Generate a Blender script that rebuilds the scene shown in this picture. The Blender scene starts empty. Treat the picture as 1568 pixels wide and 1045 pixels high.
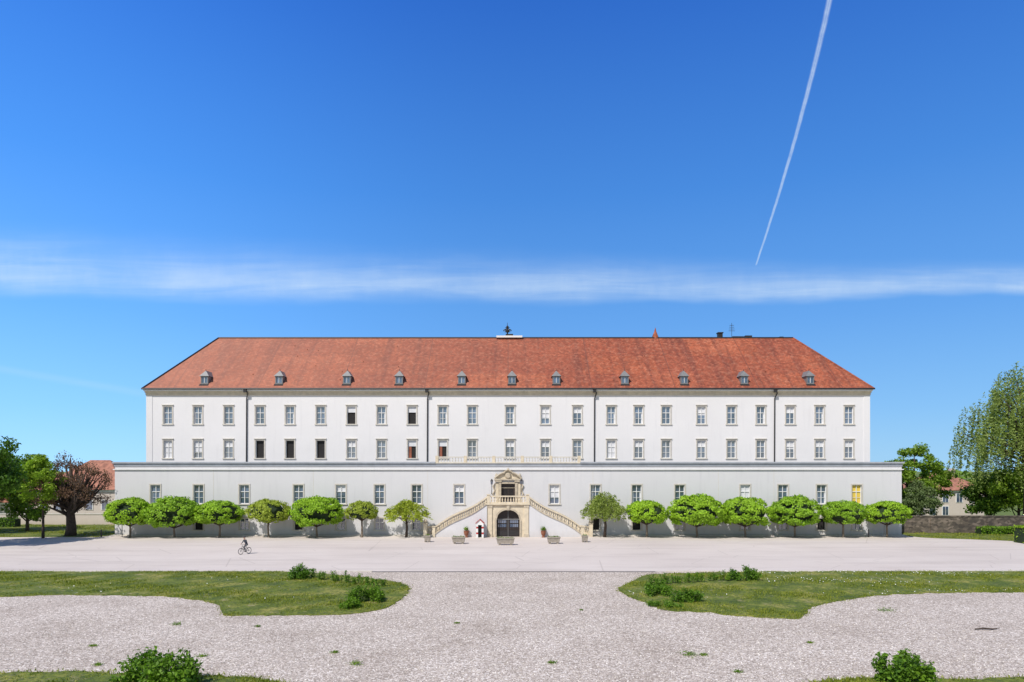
import bpy, math, random
import numpy as np
from mathutils import Vector, Matrix
random.seed(7); RNG=np.random.default_rng(7)
scene=bpy.context.scene
HC=9.0; F=1045.3; HY=720.0; CX=778.0
def P(px,py):
    k=(py-HY)/HC
    return ((px-CX)/k, F/k)
def XA(px,Y): return (px-CX)*Y/F
def ZA(py,Y): return HC+(HY-py)*Y/F

# ------------------------------------------------------------ materials
def nt(name):
    m=bpy.data.materials.new(name); m.use_nodes=True
    t=m.node_tree; b=t.nodes['Principled BSDF']
    return m,t,b
def N(t,typ,**kw):
    n=t.nodes.new(typ)
    for k,v in kw.items(): setattr(n,k,v)
    return n
def setin(n,**kw):
    for k,v in kw.items(): n.inputs[k].default_value=v
def noise(t,scale,detail=4,rough=.55,vec=None,dist=0):
    n=N(t,'ShaderNodeTexNoise'); n.inputs['Scale'].default_value=scale
    n.inputs['Detail'].default_value=detail; n.inputs['Roughness'].default_value=rough
    n.inputs['Distortion'].default_value=dist
    if vec is not None: t.links.new(vec,n.inputs['Vector'])
    return n.outputs['Fac']
def ramp(t,fac,stops):
    r=N(t,'ShaderNodeValToRGB'); e=r.color_ramp.elements
    while len(e)<len(stops): e.new(.5)
    for i,(p,c) in enumerate(stops):
        e[i].position=p; e[i].color=(c[0],c[1],c[2],1) if not isinstance(c,(int,float)) else (c,c,c,1)
    t.links.new(fac,r.inputs['Fac']); return r.outputs['Color']
def mix(t,a,b,fac,mode='MIX'):
    m=N(t,'ShaderNodeMix',data_type='RGBA',blend_type=mode)
    for s,v in ((m.inputs[6],a),(m.inputs[7],b),(m.inputs[0],fac)):
        if isinstance(v,(int,float)): s.default_value=v
        elif isinstance(v,tuple): s.default_value=(v[0],v[1],v[2],1)
        else: t.links.new(v,s)
    return m.outputs[2]
def coords(t,scale=(1,1,1),obj=True):
    c=N(t,'ShaderNodeTexCoord'); mp=N(t,'ShaderNodeMapping')
    mp.inputs['Scale'].default_value=scale
    t.links.new(c.outputs['Object'],mp.inputs['Vector']); return mp.outputs['Vector']
def bump(t,b,h,strength=.3,dist=.05):
    n=N(t,'ShaderNodeBump'); n.inputs['Strength'].default_value=strength; n.inputs['Distance'].default_value=dist
    t.links.new(h,n.inputs['Height']); t.links.new(n.outputs['Normal'],b.inputs['Normal'])
def simple(name,col,rough=.7,var=.15,scale=3,metal=0,bmp=0):
    m,t,b=nt(name); v=coords(t)
    n=noise(t,scale,3,.6,v)
    c=ramp(t,n,[(.3,tuple(x*(1-var) for x in col)),(.7,tuple(min(1,x*(1+var)) for x in col))])
    t.links.new(c,b.inputs['Base Color']); setin(b,Roughness=rough,Metallic=metal)
    if bmp: bump(t,b,noise(t,scale*6,3,.6,v),bmp,.03)
    return m
def plaster(name,col,base_dirt=True):
    m,t,b=nt(name); v=coords(t); v2=coords(t,(1.2,1.2,.12))
    a=noise(t,.12,5,.6,v); s=noise(t,1.3,5,.65,v2); f=noise(t,6,4,.6,v)
    c=ramp(t,a,[(.3,tuple(x*.93 for x in col)),(.7,col)])
    c=mix(t,c,(col[0]*.80,col[1]*.80,col[2]*.81),ramp(t,s,[(.53,0.),(.85,.65)]))
    c=mix(t,c,(col[0]*.92,col[1]*.91,col[2]*.89),ramp(t,f,[(.5,0.),(.8,.5)]))
    if base_dirt:
        g=N(t,'ShaderNodeTexCoord'); sp=N(t,'ShaderNodeSeparateXYZ'); t.links.new(g.outputs['Object'],sp.inputs[0])
        ad=N(t,'ShaderNodeMath',operation='MULTIPLY_ADD'); t.links.new(s,ad.inputs[0]); ad.inputs[1].default_value=1.6; t.links.new(sp.outputs['Z'],ad.inputs[2])
        k=N(t,'ShaderNodeMapRange'); setin(k,**{'From Min':.7,'From Max':1.8,'To Min':.5,'To Max':0.}); t.links.new(ad.outputs[0],k.inputs['Value'])
        c=mix(t,c,(col[0]*.66,col[1]*.63,col[2]*.58),k.outputs[0])
        k2=N(t,'ShaderNodeMapRange'); setin(k2,**{'From Min':9.6,'From Max':10.9,'To Min':0.,'To Max':.45}); t.links.new(ad.outputs[0],k2.inputs['Value'])
        c=mix(t,c,(col[0]*.72,col[1]*.72,col[2]*.72),k2.outputs[0])
    t.links.new(c,b.inputs['Base Color']); setin(b,Roughness=.88)
    bump(t,b,f,.15,.02); return m
M={}
M['wall_up']=plaster('plaster_upper',(.765,.745,.745),False)
M['wall_lo']=plaster('plaster_terrace',(.655,.645,.655))
M['trim']=simple('stone_trim',(.60,.56,.49),.8,.1,2)
M['white']=simple('white_paint',(.78,.77,.75),.5,.05)
M['cream']=simple('cream_stone',(.64,.55,.41),.85,.14,1.5,bmp=.3)
M['stone']=simple('carved_stone',(.48,.41,.31),.85,.25,2.5,bmp=.5)
M['surround']=simple('window_surround',(.55,.51,.45),.85,.1,2)
M['dark']=simple('dark_interior',(.02,.018,.018),.9,.2)
M['metal']=simple('dark_metal',(.035,.032,.032),.5,.2,3,.3)
M['zinc']=simple('zinc',(.22,.22,.22),.5,.15,3,.2)
M['coping']=simple('coping_sheet',(.36,.38,.42),.6,.12,1)
M['blind']=simple('window_blind',(.66,.66,.68),.8,.05)
M['yellow']=simple('yellow_blind',(.72,.52,.08),.8,.05)
M['redcurtain']=simple('red_wood',(.28,.09,.05),.7,.2)
M['wood']=simple('door_wood',(.035,.022,.018),.5,.3,4)
M['bark']=simple('bark',(.07,.05,.038),.95,.35,5,bmp=.8)
M['barkl']=simple('bark_light',(.20,.16,.12),.95,.3,5,bmp=.8)
M['red']=simple('red_paint',(.42,.03,.025),.6,.1)
M['concrete']=simple('planter_concrete',(.33,.29,.24),.9,.2,3,bmp=.4)
M['terracotta']=simple('terracotta',(.26,.10,.055),.9,.2)
M['soil']=simple('soil',(.05,.035,.025),.95,.2)
def glass():
    m,t,b=nt('window_glass'); v=coords(t,(1,1,1))
    c=ramp(t,noise(t,.45,2,.5,v),[(.35,(.03,.05,.09)),(.65,(.13,.18,.28))])  # dark room and reflected sky are painted into the pane colour
    t.links.new(c,b.inputs['Base Color']); setin(b,Roughness=.05,**{'IOR':2.0,'Specular IOR Level':.8})
    bump(t,b,noise(t,1.5,1,.5,v),.06,.05)
    return m
M['glass']=glass()
def roofmat(name):
    m,t,b=nt(name); v=coords(t)
    vb=coords(t,(.10,.10,.3)); vs=coords(t,(.9,.05,.05))
    c=N(t,'ShaderNodeTexCoord'); sp=N(t,'ShaderNodeSeparateXYZ'); t.links.new(c.outputs['Object'],sp.inputs[0])
    cb=N(t,'ShaderNodeCombineXYZ'); t.links.new(sp.outputs['X'],cb.inputs[0]); 
    mu=N(t,'ShaderNodeMath',operation='MULTIPLY'); t.links.new(sp.outputs['Z'],mu.inputs[0]); mu.inputs[1].default_value=1.55
    t.links.new(mu.outputs[0],cb.inputs[1])
    br=N(t,'ShaderNodeTexBrick'); t.links.new(cb.outputs[0],br.inputs['Vector'])
    setin(br,Scale=1.0,**{'Color1':(0.0,0,0,1),'Color2':(1,1,1,1),'Mortar':(0,0,0,1),'Mortar Size':.02,'Brick Width':.36,'Row Height':.34,'Bias':0.})
    bg_=N(t,'ShaderNodeTexBrick'); t.links.new(cb.outputs[0],bg_.inputs['Vector'])
    setin(bg_,Scale=1.0,**{'Color1':(0,0,0,1),'Color2':(1,1,1,1),'Mortar':(.5,.5,.5,1),'Mortar Size':.03,'Brick Width':11.3,'Row Height':5.2,'Bias':0.})
    n1=noise(t,1,5,.6,vb,.4); n2=noise(t,1,4,.6,vs); n3=noise(t,1.6,4,.7,v)
    c0=ramp(t,n1,[(.3,(.26,.062,.027)),(.5,(.36,.092,.040)),(.7,(.44,.128,.06))])
    c0=mix(t,c0,(.23,.052,.028),ramp(t,bg_.outputs['Color'],[(.3,.5),(.7,0.)]))
    c1=mix(t,c0,(.16,.042,.026),ramp(t,n2,[(.48,0.),(.62,.6)]))
    c2=mix(t,c1,(.52,.24,.15),ramp(t,n3,[(.48,0.),(.75,.5)]))
    c3=mix(t,(.72,.71,.70),(1.22,1.22,1.22),br.outputs['Color'])
    c4=mix(t,c2,c3,1.0,'MULTIPLY')
    md=N(t,'ShaderNodeMath',operation='PINGPONG'); t.links.new(sp.outputs['X'],md.inputs[0]); md.inputs[1].default_value=6.1
    c4=mix(t,c4,(.14,.05,.035),ramp(t,md.outputs[0],[(.0,.7),(.06,.7),(.065,0.)]))
    wx=N(t,'ShaderNodeMapRange'); setin(wx,**{'From Min':15.,'From Max':-52.,'To Min':0.,'To Max':.5}); t.links.new(sp.outputs['X'],wx.inputs['Value'])  # paler towards the left: grazing sunlight painted into the tile colour
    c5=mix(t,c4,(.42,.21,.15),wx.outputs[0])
    t.links.new(c5,b.inputs['Base Color']); setin(b,Roughness=.85)
    bump(t,b,br.outputs['Fac'],-.3,.04)
    return m
M['roof']=roofmat('roof_tiles'); 
def leafmat(name,lo,hi,trans=.35,vary=.18):
    m,t,b=nt(name); v=coords(t)
    g=N(t,'ShaderNodeNewGeometry'); oi=N(t,'ShaderNodeObjectInfo')
    n=noise(t,.9,3,.6,v)
    c=ramp(t,n,[(.3,lo),(.68,hi)])
    c2=mix(t,c,tuple(min(1,x*1.35) for x in hi),ramp(t,g.outputs['Random Per Island'],[(.45,0.),(1,.8)]))
    c2=mix(t,c2,ramp(t,oi.outputs['Random'],[(0,(1-vary*1.3,1-vary,1.)),(1,(1+vary*1.2,1+vary*.7,1.))]),1.0,'MULTIPLY')
    t.links.new(c2,b.inputs['Base Color']); setin(b,Roughness=.55,**{'Specular IOR Level':.3})
    tr=N(t,'ShaderNodeBsdfTranslucent'); t.links.new(mix(t,c2,(1.0,1.2,.4),1.0,'MULTIPLY'),tr.inputs['Color'])
    ms=N(t,'ShaderNodeMixShader'); ms.inputs[0].default_value=trans
    t.links.new(b.outputs[0],ms.inputs[1]); t.links.new(tr.outputs[0],ms.inputs[2])
    t.links.new(ms.outputs[0],t.nodes['Material Output'].inputs['Surface']); return m
M['leaf_top']=leafmat('leaves_catalpa',(.16,.30,.012),(.31,.50,.028),.24,.10)
M['leaf_yel']=leafmat('leaves_yellowish',(.22,.28,.02),(.38,.45,.05),.25,.08)
M['leaf_dark']=leafmat('leaves_dark',(.045,.11,.012),(.11,.22,.02))
M['leaf_mid']=leafmat('leaves_mid',(.085,.17,.015),(.19,.31,.03))
M['leaf_lime']=leafmat('leaves_lime',(.17,.30,.02),(.31,.44,.04),.35,.08)
M['leaf_willow']=leafmat('leaves_willow',(.16,.23,.04),(.29,.36,.09),.35,.08)
M['leaf_copper']=leafmat('leaves_copper',(.11,.062,.042),(.20,.115,.075),.3,.05)
M['leaf_grey']=leafmat('leaves_greygreen',(.10,.15,.05),(.18,.24,.08))
M['leaf_shrub']=leafmat('leaves_shrub',(.05,.13,.010),(.17,.31,.022))
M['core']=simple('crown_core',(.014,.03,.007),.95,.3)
M['grassblade']=leafmat('grass_blades',(.08,.13,.008),(.29,.31,.035),.3,.0)
M['daisy']=simple('daisy_petals',(.8,.8,.75),.6,.02)
def lawnmat():
    m,t,b=nt('lawn'); v=coords(t); 
    c=ramp(t,noise(t,.35,6,.65,v),[(.34,(.06,.10,.007)),(.5,(.15,.19,.014)),(.63,(.32,.30,.06))])
    c=mix(t,c,(.04,.07,.007),ramp(t,noise(t,4,3,.75,v),[(.43,0.),(.62,.85)]))
    c=mix(t,c,(.38,.31,.17),ramp(t,noise(t,.9,5,.75,v),[(.57,0.),(.68,.7)]))
    t.links.new(c,b.inputs['Base Color']); setin(b,Roughness=.9); bump(t,b,noise(t,14,3,.7,v),.8,.06); return m
M['lawn']=lawnmat()
def gravelmat():
    m,t,b=nt('gravel'); v=coords(t)
    vo=N(t,'ShaderNodeTexVoronoi'); t.links.new(v,vo.inputs['Vector']); vo.inputs['Scale'].default_value=16
    sp=N(t,'ShaderNodeSeparateColor'); t.links.new(vo.outputs['Color'],sp.inputs[0])
    c=ramp(t,sp.outputs[0],[(0,(.24,.20,.165)),(.35,(.45,.39,.335)),(.75,(.58,.51,.445)),(1,(.90,.85,.79))])
    big=ramp(t,noise(t,.22,5,.6,v),[(.3,(.86,.83,.80)),(.6,(1.06,1.05,1.04))])
    c=mix(t,c,big,1.0,'MULTIPLY')
    med=ramp(t,noise(t,3.4,5,.8,v),[(.33,(.74,.72,.70)),(.65,(1.16,1.15,1.14))])
    c=mix(t,c,med,1.0,'MULTIPLY')
    c=mix(t,c,(.24,.24,.09),ramp(t,noise(t,.7,7,.8,v),[(.60,0.),(.76,.38)]))
    t.links.new(c,b.inputs['Base Color']); setin(b,Roughness=.92)
    bump(t,b,vo.outputs['Distance'],-.6,.05); return m
M['gravel']=gravelmat()
def plazamat():
    m,t,b=nt('plaza_asphalt'); v=coords(t); vx=coords(t,(.05,.4,1))
    c=ramp(t,noise(t,.09,6,.6,v),[(.3,(.555,.485,.435)),(.7,(.645,.575,.52))])
    c=mix(t,c,(.46,.40,.355),ramp(t,noise(t,1,5,.65,vx),[(.48,0.),(.72,.7)]))
    c=mix(t,c,(.72,.65,.60),ramp(t,noise(t,6,5,.8,v),[(.5,0.),(.75,.6)]))
    vo=N(t,'ShaderNodeTexVoronoi',feature='DISTANCE_TO_EDGE'); vo.inputs['Scale'].default_value=.11; 
    t.links.new(coords(t,(1,1.6,1)),vo.inputs['Vector'])
    c=mix(t,c,(.36,.31,.27),ramp(t,vo.outputs['Distance'],[(0.,.55),(.006,0.)]))
    t.links.new(c,b.inputs['Base Color']); setin(b,Roughness=.9); bump(t,b,noise(t,20,3,.7,v),.3,.02); return m
M['plaza']=plazamat()
def earth():
    m,t,b=nt('ground_grass'); v=coords(t)
    c=ramp(t,noise(t,.05,6,.6,v),[(.3,(.09,.14,.02)),(.7,(.16,.20,.04))])
    t.links.new(c,b.inputs['Base Color']); setin(b,Roughness=.95); return m
M['earth']=earth()
def stonewall():
    m,t,b=nt('rubble_wall'); v=coords(t,(1,1,1.7))
    vo=N(t,'ShaderNodeTexVoronoi'); vo.inputs['Scale'].default_value=2.2; t.links.new(v,vo.inputs['Vector'])
    sp=N(t,'ShaderNodeSeparateColor'); t.links.new(vo.outputs['Color'],sp.inputs[0])
    c=ramp(t,sp.outputs[0],[(0,(.07,.055,.045)),(.6,(.13,.105,.08)),(1,(.24,.19,.15))])
    c=mix(t,c,(.05,.045,.04),ramp(t,noise(t,.8,5,.6,v),[(.45,0.),(.7,.7)]))
    t.links.new(c,b.inputs['Base Color']); setin(b,Roughness=.95); bump(t,b,vo.outputs['Distance'],-.5,.08); return m
M['rubble']=stonewall()

# ------------------------------------------------------------ mesh builder
class MB:
    def __init__(s): s.v=[]; s.f=[]; s.m=[]; s.mats=[]
    def mi(s,k):
        if k not in s.mats: s.mats.append(k)
        return s.mats.index(k)
    def poly(s,pts,k):
        i=len(s.v); s.v+= [tuple(p) for p in pts]; s.f.append(tuple(range(i,i+len(pts)))); s.m.append(s.mi(k))
    def box(s,x0,x1,y0,y1,z0,z1,k):
        i=len(s.v); s.v+=[(x0,y0,z0),(x1,y0,z0),(x1,y1,z0),(x0,y1,z0),(x0,y0,z1),(x1,y0,z1),(x1,y1,z1),(x0,y1,z1)]
        for f in ((0,3,2,1),(4,5,6,7),(0,1,5,4),(1,2,6,5),(2,3,7,6),(3,0,4,7)):
            s.f.append(tuple(i+a for a in f)); s.m.append(s.mi(k))
    def prism(s,p0,p1,w,zl,zh,k):
        p0=Vector(p0);p1=Vector(p1); d=(p1-p0); d.z=0; d.normalize(); n=Vector((-d.y,d.x,0))*w/2
        i=len(s.v)
        for p in (p0,p1):
            for q in (p-n,p+n):
                s.v+=[(q.x,q.y,q.z+zl),(q.x,q.y,q.z+zh)]
        for f in ((0,4,5,1),(2,3,7,6),(1,5,7,3),(0,2,6,4),(0,1,3,2),(4,6,7,5)):
            s.f.append(tuple(i+a for a in f)); s.m.append(s.mi(k))
    def tube(s,pts,rad,k,n=7,cap=True):
        pts=[Vector(p) for p in pts]; base=len(s.v); L=len(pts)
        for a,p in enumerate(pts):
            d=(pts[min(a+1,L-1)]-pts[max(a-1,0)]); d=d.normalized() if d.length>1e-6 else Vector((0,0,1))
            u=d.cross(Vector((0,0,1)) if abs(d.z)<.95 else Vector((1,0,0))).normalized(); w=u.cross(d)
            r=rad[a] if isinstance(rad,(list,tuple)) else rad
            for j in range(n):
                t=2*math.pi*j/n; s.v.append(tuple(p+u*math.cos(t)*r+w*math.sin(t)*r))
        for a in range(L-1):
            for j in range(n):
                s.f.append((base+a*n+j,base+a*n+(j+1)%n,base+(a+1)*n+(j+1)%n,base+(a+1)*n+j)); s.m.append(s.mi(k))
        if cap:
            s.f.append(tuple(base+j for j in range(n))[::-1]); s.m.append(s.mi(k))
            s.f.append(tuple(base+(L-1)*n+j for j in range(n))); s.m.append(s.mi(k))
    def lathe(s,c,prof,k,n=10):
        s.tube([(c[0],c[1],c[2]+z) for z,r in prof],[max(r,.002) for z,r in prof],k,n)
    def build(s,name,parent=None,smooth=False,loc=None):
        me=bpy.data.meshes.new(name); me.from_pydata(s.v,[],s.f); 
        for k in s.mats: me.materials.append(M[k])
        me.polygons.foreach_set('material_index',s.m)
        if smooth: me.polygons.foreach_set('use_smooth',[True]*len(s.f))
        me.update()
        o=bpy.data.objects.new(name,me); scene.collection.objects.link(o)
        if parent: o.parent=parent
        if loc: o.location=loc
        return o
def empty(name,loc=(0,0,0),rz=0):
    e=bpy.data.objects.new(name,None); e.empty_display_size=.5; scene.collection.objects.link(e); e.location=loc; e.rotation_euler=(0,0,rz); return e
def fast_mesh(name,V,nper,mat,mats=None,midx=None):
    n=len(V); nf=n//nper
    me=bpy.data.meshes.new(name); me.vertices.add(n); me.vertices.foreach_set('co',V.astype(np.float32).ravel())
    me.loops.add(n); me.loops.foreach_set('vertex_index',np.arange(n,dtype=np.int32))
    me.polygons.add(nf); me.polygons.foreach_set('loop_start',np.arange(0,n,nper,dtype=np.int32))
    try: me.polygons.foreach_set('loop_total',np.full(nf,nper,dtype=np.int32))
    except Exception: pass
    me.materials.append(mat); me.update(calc_edges=True); return me
def leaves(name,pts,size,mat,nrm=None,asp=.55,seed=0,coh=.9):
    r=np.random.default_rng(seed); n=len(pts)
    nn=r.normal(size=(n,3)); nn/=np.linalg.norm(nn,axis=1)[:,None]
    if nrm is not None: nn=nn*1.0+nrm*coh*1.6
    nn/=np.linalg.norm(nn,axis=1)[:,None]+1e-9
    a=r.normal(size=(n,3)); u=np.cross(nn,a); u/=np.linalg.norm(u,axis=1)[:,None]+1e-9; w=np.cross(nn,u)
    s=(size*(.6+.8*r.random(n)))[:,None]
    V=np.stack([pts-u*s,pts-w*s*asp+nn*s*.15,pts+u*s,pts+w*s*asp+nn*s*.15],1).reshape(-1,3)
    return fast_mesh(name,V,4,mat)
def link(name,me,parent=None,loc=None,rz=0,sc=None):
    o=bpy.data.objects.new(name,me); scene.collection.objects.link(o)
    if parent: o.parent=parent
    if loc: o.location=loc
    o.rotation_euler=(0,0,rz)
    if sc: o.scale=sc
    return o

# ------------------------------------------------------------ ground
def sheet(name,poly,z,mat,skirt=0):
    me=bpy.data.meshes.new(name)
    import bmesh
    bm=bmesh.new(); vs=[bm.verts.new((x,y,z)) for x,y in poly]; f=bm.faces.new(vs); f.normal_update()
    if f.normal.z<0: f.normal_flip()
    if skirt:
        n=len(vs); lo=[bm.verts.new((v.co.x,v.co.y,z-skirt)) for v in vs]
        for i in range(n): bm.faces.new((vs[i],vs[(i+1)%n],lo[(i+1)%n],lo[i]))
    bmesh.ops.triangulate(bm,faces=[f]); bmesh.ops.recalc_face_normals(bm,faces=bm.faces) if skirt else None
    bm.to_mesh(me); bm.free(); me.materials.append(mat)
    return link(name,me)
sheet('ground',[(-2500,-600),(2500,-600),(2500,4000),(-2500,4000)],0,M['earth'])
sheet('gravel_path',[(-130,-20),(130,-20),(130,61),(-130,61)],.004,M['gravel'])
sheet('plaza_pavement',[(-120,60.4),(120,60.4),(120,96),(-120,96)],.010,M['plaza'])
def smooth_poly(pts,sub=10,jit=.12,seed=1):
    r=random.Random(seed); n=len(pts); out=[]; wob=0
    for i in range(n):
        p0,p1,p2,p3=[np.array(pts[(i+k-1)%n],float) for k in range(4)]
        L=np.linalg.norm(p2-p1); m=max(2,min(60,int(L/.3)))
        for j in range(m):
            t=j/m; q=.5*((2*p1)+(-p0+p2)*t+(2*p0-5*p1+4*p2-p3)*t*t+(-p0+3*p1-3*p2+p3)*t**3)
            q=q*.6+(p1+(p2-p1)*t)*.4
            wob=wob*.7+r.uniform(-1,1)*jit
            out.append((q[0]+r.uniform(-jit,jit)*.6+wob*.4,q[1]+r.uniform(-jit,jit)*.5+wob))
    return out
def inside(poly,x,y):
    poly=np.array(poly); c=np.zeros(len(x),bool); n=len(poly); j=n-1
    for i in range(n):
        xi,yi=poly[i];xj,yj=poly[j]
        cond=((yi>y)!=(yj>y))
        xx=(xj-xi)*(y-yi)/((yj-yi) if abs(yj-yi)>1e-9 else 1e-9)+xi
        c^= cond&(x<xx); j=i
    return c
def lawn(name,ipts,dens,h=.10,seed=1,jit=.15,daisies=0,raw=None,lim=None,w=.03):
    pts=smooth_poly([P(*p) for p in ipts] if raw is None else raw,seed=seed,jit=jit)
    e=empty(name)
    o=sheet('turf',pts,.045,M['lawn'],.04); o.parent=e
    a=np.array(pts); x0,y0=a.min(0); x1,y1=a.max(0)
    if lim: x0=max(x0,lim[0]);x1=min(x1,lim[1]);y0=max(y0,lim[2]);y1=min(y1,lim[3])
    n=int((x1-x0)*(y1-y0)*dens); r=np.random.default_rng(seed)
    x=r.uniform(x0,x1,n);y=r.uniform(y0,y1,n)
    k=inside(pts,x,y); x=x[k];y=y[k]
    pn=(np.sin(x*.9+seed)*np.sin(y*1.3+x*.35)+np.sin(x*2.3-y*1.7)*.6+np.sin(x*.31+y*.8))/2.6
    k=r.random(len(x))<np.clip(.5+1.0*pn,.08,1); x=x[k];y=y[k];pn=pn[k]
    m=len(pts)*int(3+dens/30); idx=r.integers(0,len(pts),m); bx=a[idx,0]+r.normal(0,.16,m); by=a[idx,1]+r.normal(0,.16,m)
    x=np.concatenate([x,bx]); y=np.concatenate([y,by]); n=len(x); pn=np.concatenate([pn,np.zeros(m)])
    th=r.uniform(0,np.pi,n); hh=h*(.4+r.random(n)*1.1)*np.clip(.7+.7*pn,.3,1.4); ww=w*(.6+.8*r.random(n))
    B=np.stack([x,y,np.full(n,.03)],1); d=np.stack([np.cos(th),np.sin(th),np.zeros(n)],1)*ww[:,None]
    top=B+np.stack([r.normal(0,.4,n)*hh,r.normal(0,.4,n)*hh,hh],1)
    V=np.stack([B-d,B+d,top],1).reshape(-1,3)
    link('grass_blades',fast_mesh('grass_blades',V,3,M['grassblade']),e)
    if daisies:
        cx=r.uniform(x0,x1,14); cy=r.uniform(y0,y1,14); i=r.integers(0,14,daisies)
        dx=cx[i]+r.normal(0,2.2,daisies); dy=cy[i]+r.normal(0,.9,daisies); k=inside(pts,dx,dy); dx=dx[k];dy=dy[k]
        link('daisies',leaves('daisies',np.stack([dx,dy,np.full(len(dx),.14)],1),.035,M['daisy'],nrm=np.tile([0,0,1.],(len(dx),1)),asp=1,seed=seed),e)
    return pts
LL=[(-150,877),(200,876),(440,876),(500,880),(560,885),(610,893),(627,902),(615,917),(590,932),(540,941),(440,943),(350,943),(335,930),(310,921),(240,914),(100,912),(-150,914)]
RL=[(945,903),(970,890),(1000,880),(1160,876),(1400,876),(1700,876),(1700,905),(1450,908),(1350,912),(1290,920),(1245,930),(1222,948),(1150,945),(1080,938),(1015,935),(985,922),(955,910)]
lawn('lawn',LL,130,seed=1,daisies=150)
lawn('lawn',RL,130,seed=2,daisies=1500)
lawn('lawn',[(-100,1035),(80,1031),(200,1034),(330,1036),(430,1043),(440,1070),(200,1085),(-100,1090)],260,seed=3,h=.12,daisies=30)
lawn('lawn',[(1250,1045),(1330,1041),(1450,1041),(1700,1037),(1700,1085),(1400,1085),(1240,1070)],260,seed=4,h=.12,daisies=20)
lawn('lawn',None,25,seed=5,raw=[(-125,90.2),(-90,90.6),(-58,91.6),(-54.8,92.4),(-54.8,112),(-90,114),(-125,114)],jit=.05,h=.16,w=.05)
lawn('lawn',None,25,seed=6,raw=[(54.8,91.6),(60,88.5),(68,84),(80,76),(100,64),(130,60),(130,110),(54.8,110)],jit=.05,h=.16,w=.05,lim=(54,90,60,97))
mb=MB(); mb.box(-12,13,60.15,60.38,0,.03,'metal'); 
mb.build('drain_channel')
mb=MB(); 
for i in range(-30,31):
    if -6.5<i<6.5: continue
    mb.box(i*2.0+.01,i*2.0+1.99,60.45,60.6,0,.075,'trim')
mb.build('kerb')
mb=MB(); mb.box(-54.2,-11.4,93.1,93.99,0,.12,'trim'); mb.box(11.4,54.3,93.1,93.99,0,.12,'trim'); mb.build('pavement')

# ------------------------------------------------------------ building
bld=empty('academy_building')
YT=94.0; YU=100.0
W=MB(); T=MB(); Wn=MB()
def wall(x0,x1,z0,z1,y,ops,k,depth=.3):
    xs=sorted({x0,x1}|{o[0] for o in ops}|{o[1] for o in ops}); zs=sorted({z0,z1}|{o[2] for o in ops}|{o[3] for o in ops})
    for i in range(len(xs)-1):
        for j in range(len(zs)-1):
            cx=(xs[i]+xs[i+1])/2; cz=(zs[j]+zs[j+1])/2
            if any(o[0]<cx<o[1] and o[2]<cz<o[3] for o in ops): continue
            W.poly([(xs[i],y,zs[j]),(xs[i+1],y,zs[j]),(xs[i+1],y,zs[j+1]),(xs[i],y,zs[j+1])],k)
    for a,b,c,d in ops:
        W.poly([(a,y,c),(a,y,d),(a,y+depth,d),(a,y+depth,c)],k); W.poly([(b,y,c),(b,y+depth,c),(b,y+depth,d),(b,y,d)],k)
        W.poly([(a,y,c),(a,y+depth,c),(b,y+depth,c),(b,y,c)],k); W.poly([(a,y,d),(b,y,d),(b,y+depth,d),(a,y+depth,d)],k)
rw=random.Random(3)
def window(cx,w,z0,z1,y,style,lint=True):
    a,b=cx-w/2,cx+w/2; s=.17
    T.box(a-s,a,y-.06,y+.02,z0,z1,'surround'); T.box(b,b+s,y-.06,y+.02,z0,z1,'surround')
    T.box(a-s,b+s,y-.065,y+.02,z1,z1+.17,'surround'); 
    T.box(a-s-.08,b+s+.08,y-.14,y+.02,z0-.15,z0-.003,'trim')
    if lint: T.box(a-s-.06,b+s+.06,y-.16,y+.02,z1+.173,z1+.27,'trim')
    g=y+.25
    if style in 'ord':
        Wn.poly([(a,y+.29,z0),(b,y+.29,z0),(b,y+.29,z1),(a,y+.29,z1)],'dark')  # near-black sheet paints the shade of the unlit room
        fr=.07
        Wn.box(a,a+fr,y+.16,y+.22,z0,z1,'white'); Wn.box(b-fr,b,y+.16,y+.22,z0,z1,'white'); Wn.box(a+fr,b-fr,y+.16,y+.22,z1-fr,z1,'white')
        zt=z0+(z1-z0)*.66
        if style=='o':
            Wn.box(a+fr,b-fr,y+.17,y+.21,zt,z1-fr,'blind'); 
        if style=='r':
            Wn.box(a+fr,cx-.1,y+.2,y+.24,z0,zt,'redcurtain'); Wn.box(a+fr,b-fr,y+.17,y+.21,zt,z1-fr,'blind')
        return
    fr=.075; m=.06
    Wn.poly([(a,g,z0),(b,g,z0),(b,g,z1),(a,g,z1)],'glass')
    Wn.box(a,a+fr,y+.15,y+.23,z0,z1,'white'); Wn.box(b-fr,b,y+.15,y+.23,z0,z1,'white')
    Wn.box(a+fr,b-fr,y+.15,y+.23,z1-fr,z1,'white'); Wn.box(a+fr,b-fr,y+.15,y+.23,z0,z0+fr,'white')
    Wn.box(cx-m*.7,cx+m*.7,y+.14,y+.228,z0+fr,z1-fr,'white')
    zt=z0+(z1-z0)*.64
    for (p,q) in ((a+fr,cx-m*.7),(cx+m*.7,b-fr)):
        Wn.box(p,q,y+.145,y+.227,zt-.045,zt+.045,'white')
        Wn.box(p,q,y+.17,y+.226,z0+(zt-z0)*.5-.02,z0+(zt-z0)*.5+.02,'white')
    def bl(zl,zh,k='blind',xa=None,xb=None): Wn.poly([(xa or a+fr,g-.012,zl),(xb or b-fr,g-.012,zl),(xb or b-fr,g-.012,zh),(xa or a+fr,g-.012,zh)],k)
    if style=='h': bl(z0+(z1-z0)*rw.choice([.35,.5,.64]),z1)
    elif style=='f': bl(z0,z1)
    elif style=='y': bl(z0,z1,'yellow')
    elif style=='t': bl(zt,z1)
    elif style=='c':
        bl(z0,zt,'blind',a+fr,a+fr+.16); bl(z0,zt,'blind',b-fr-.16,b-fr)
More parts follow.
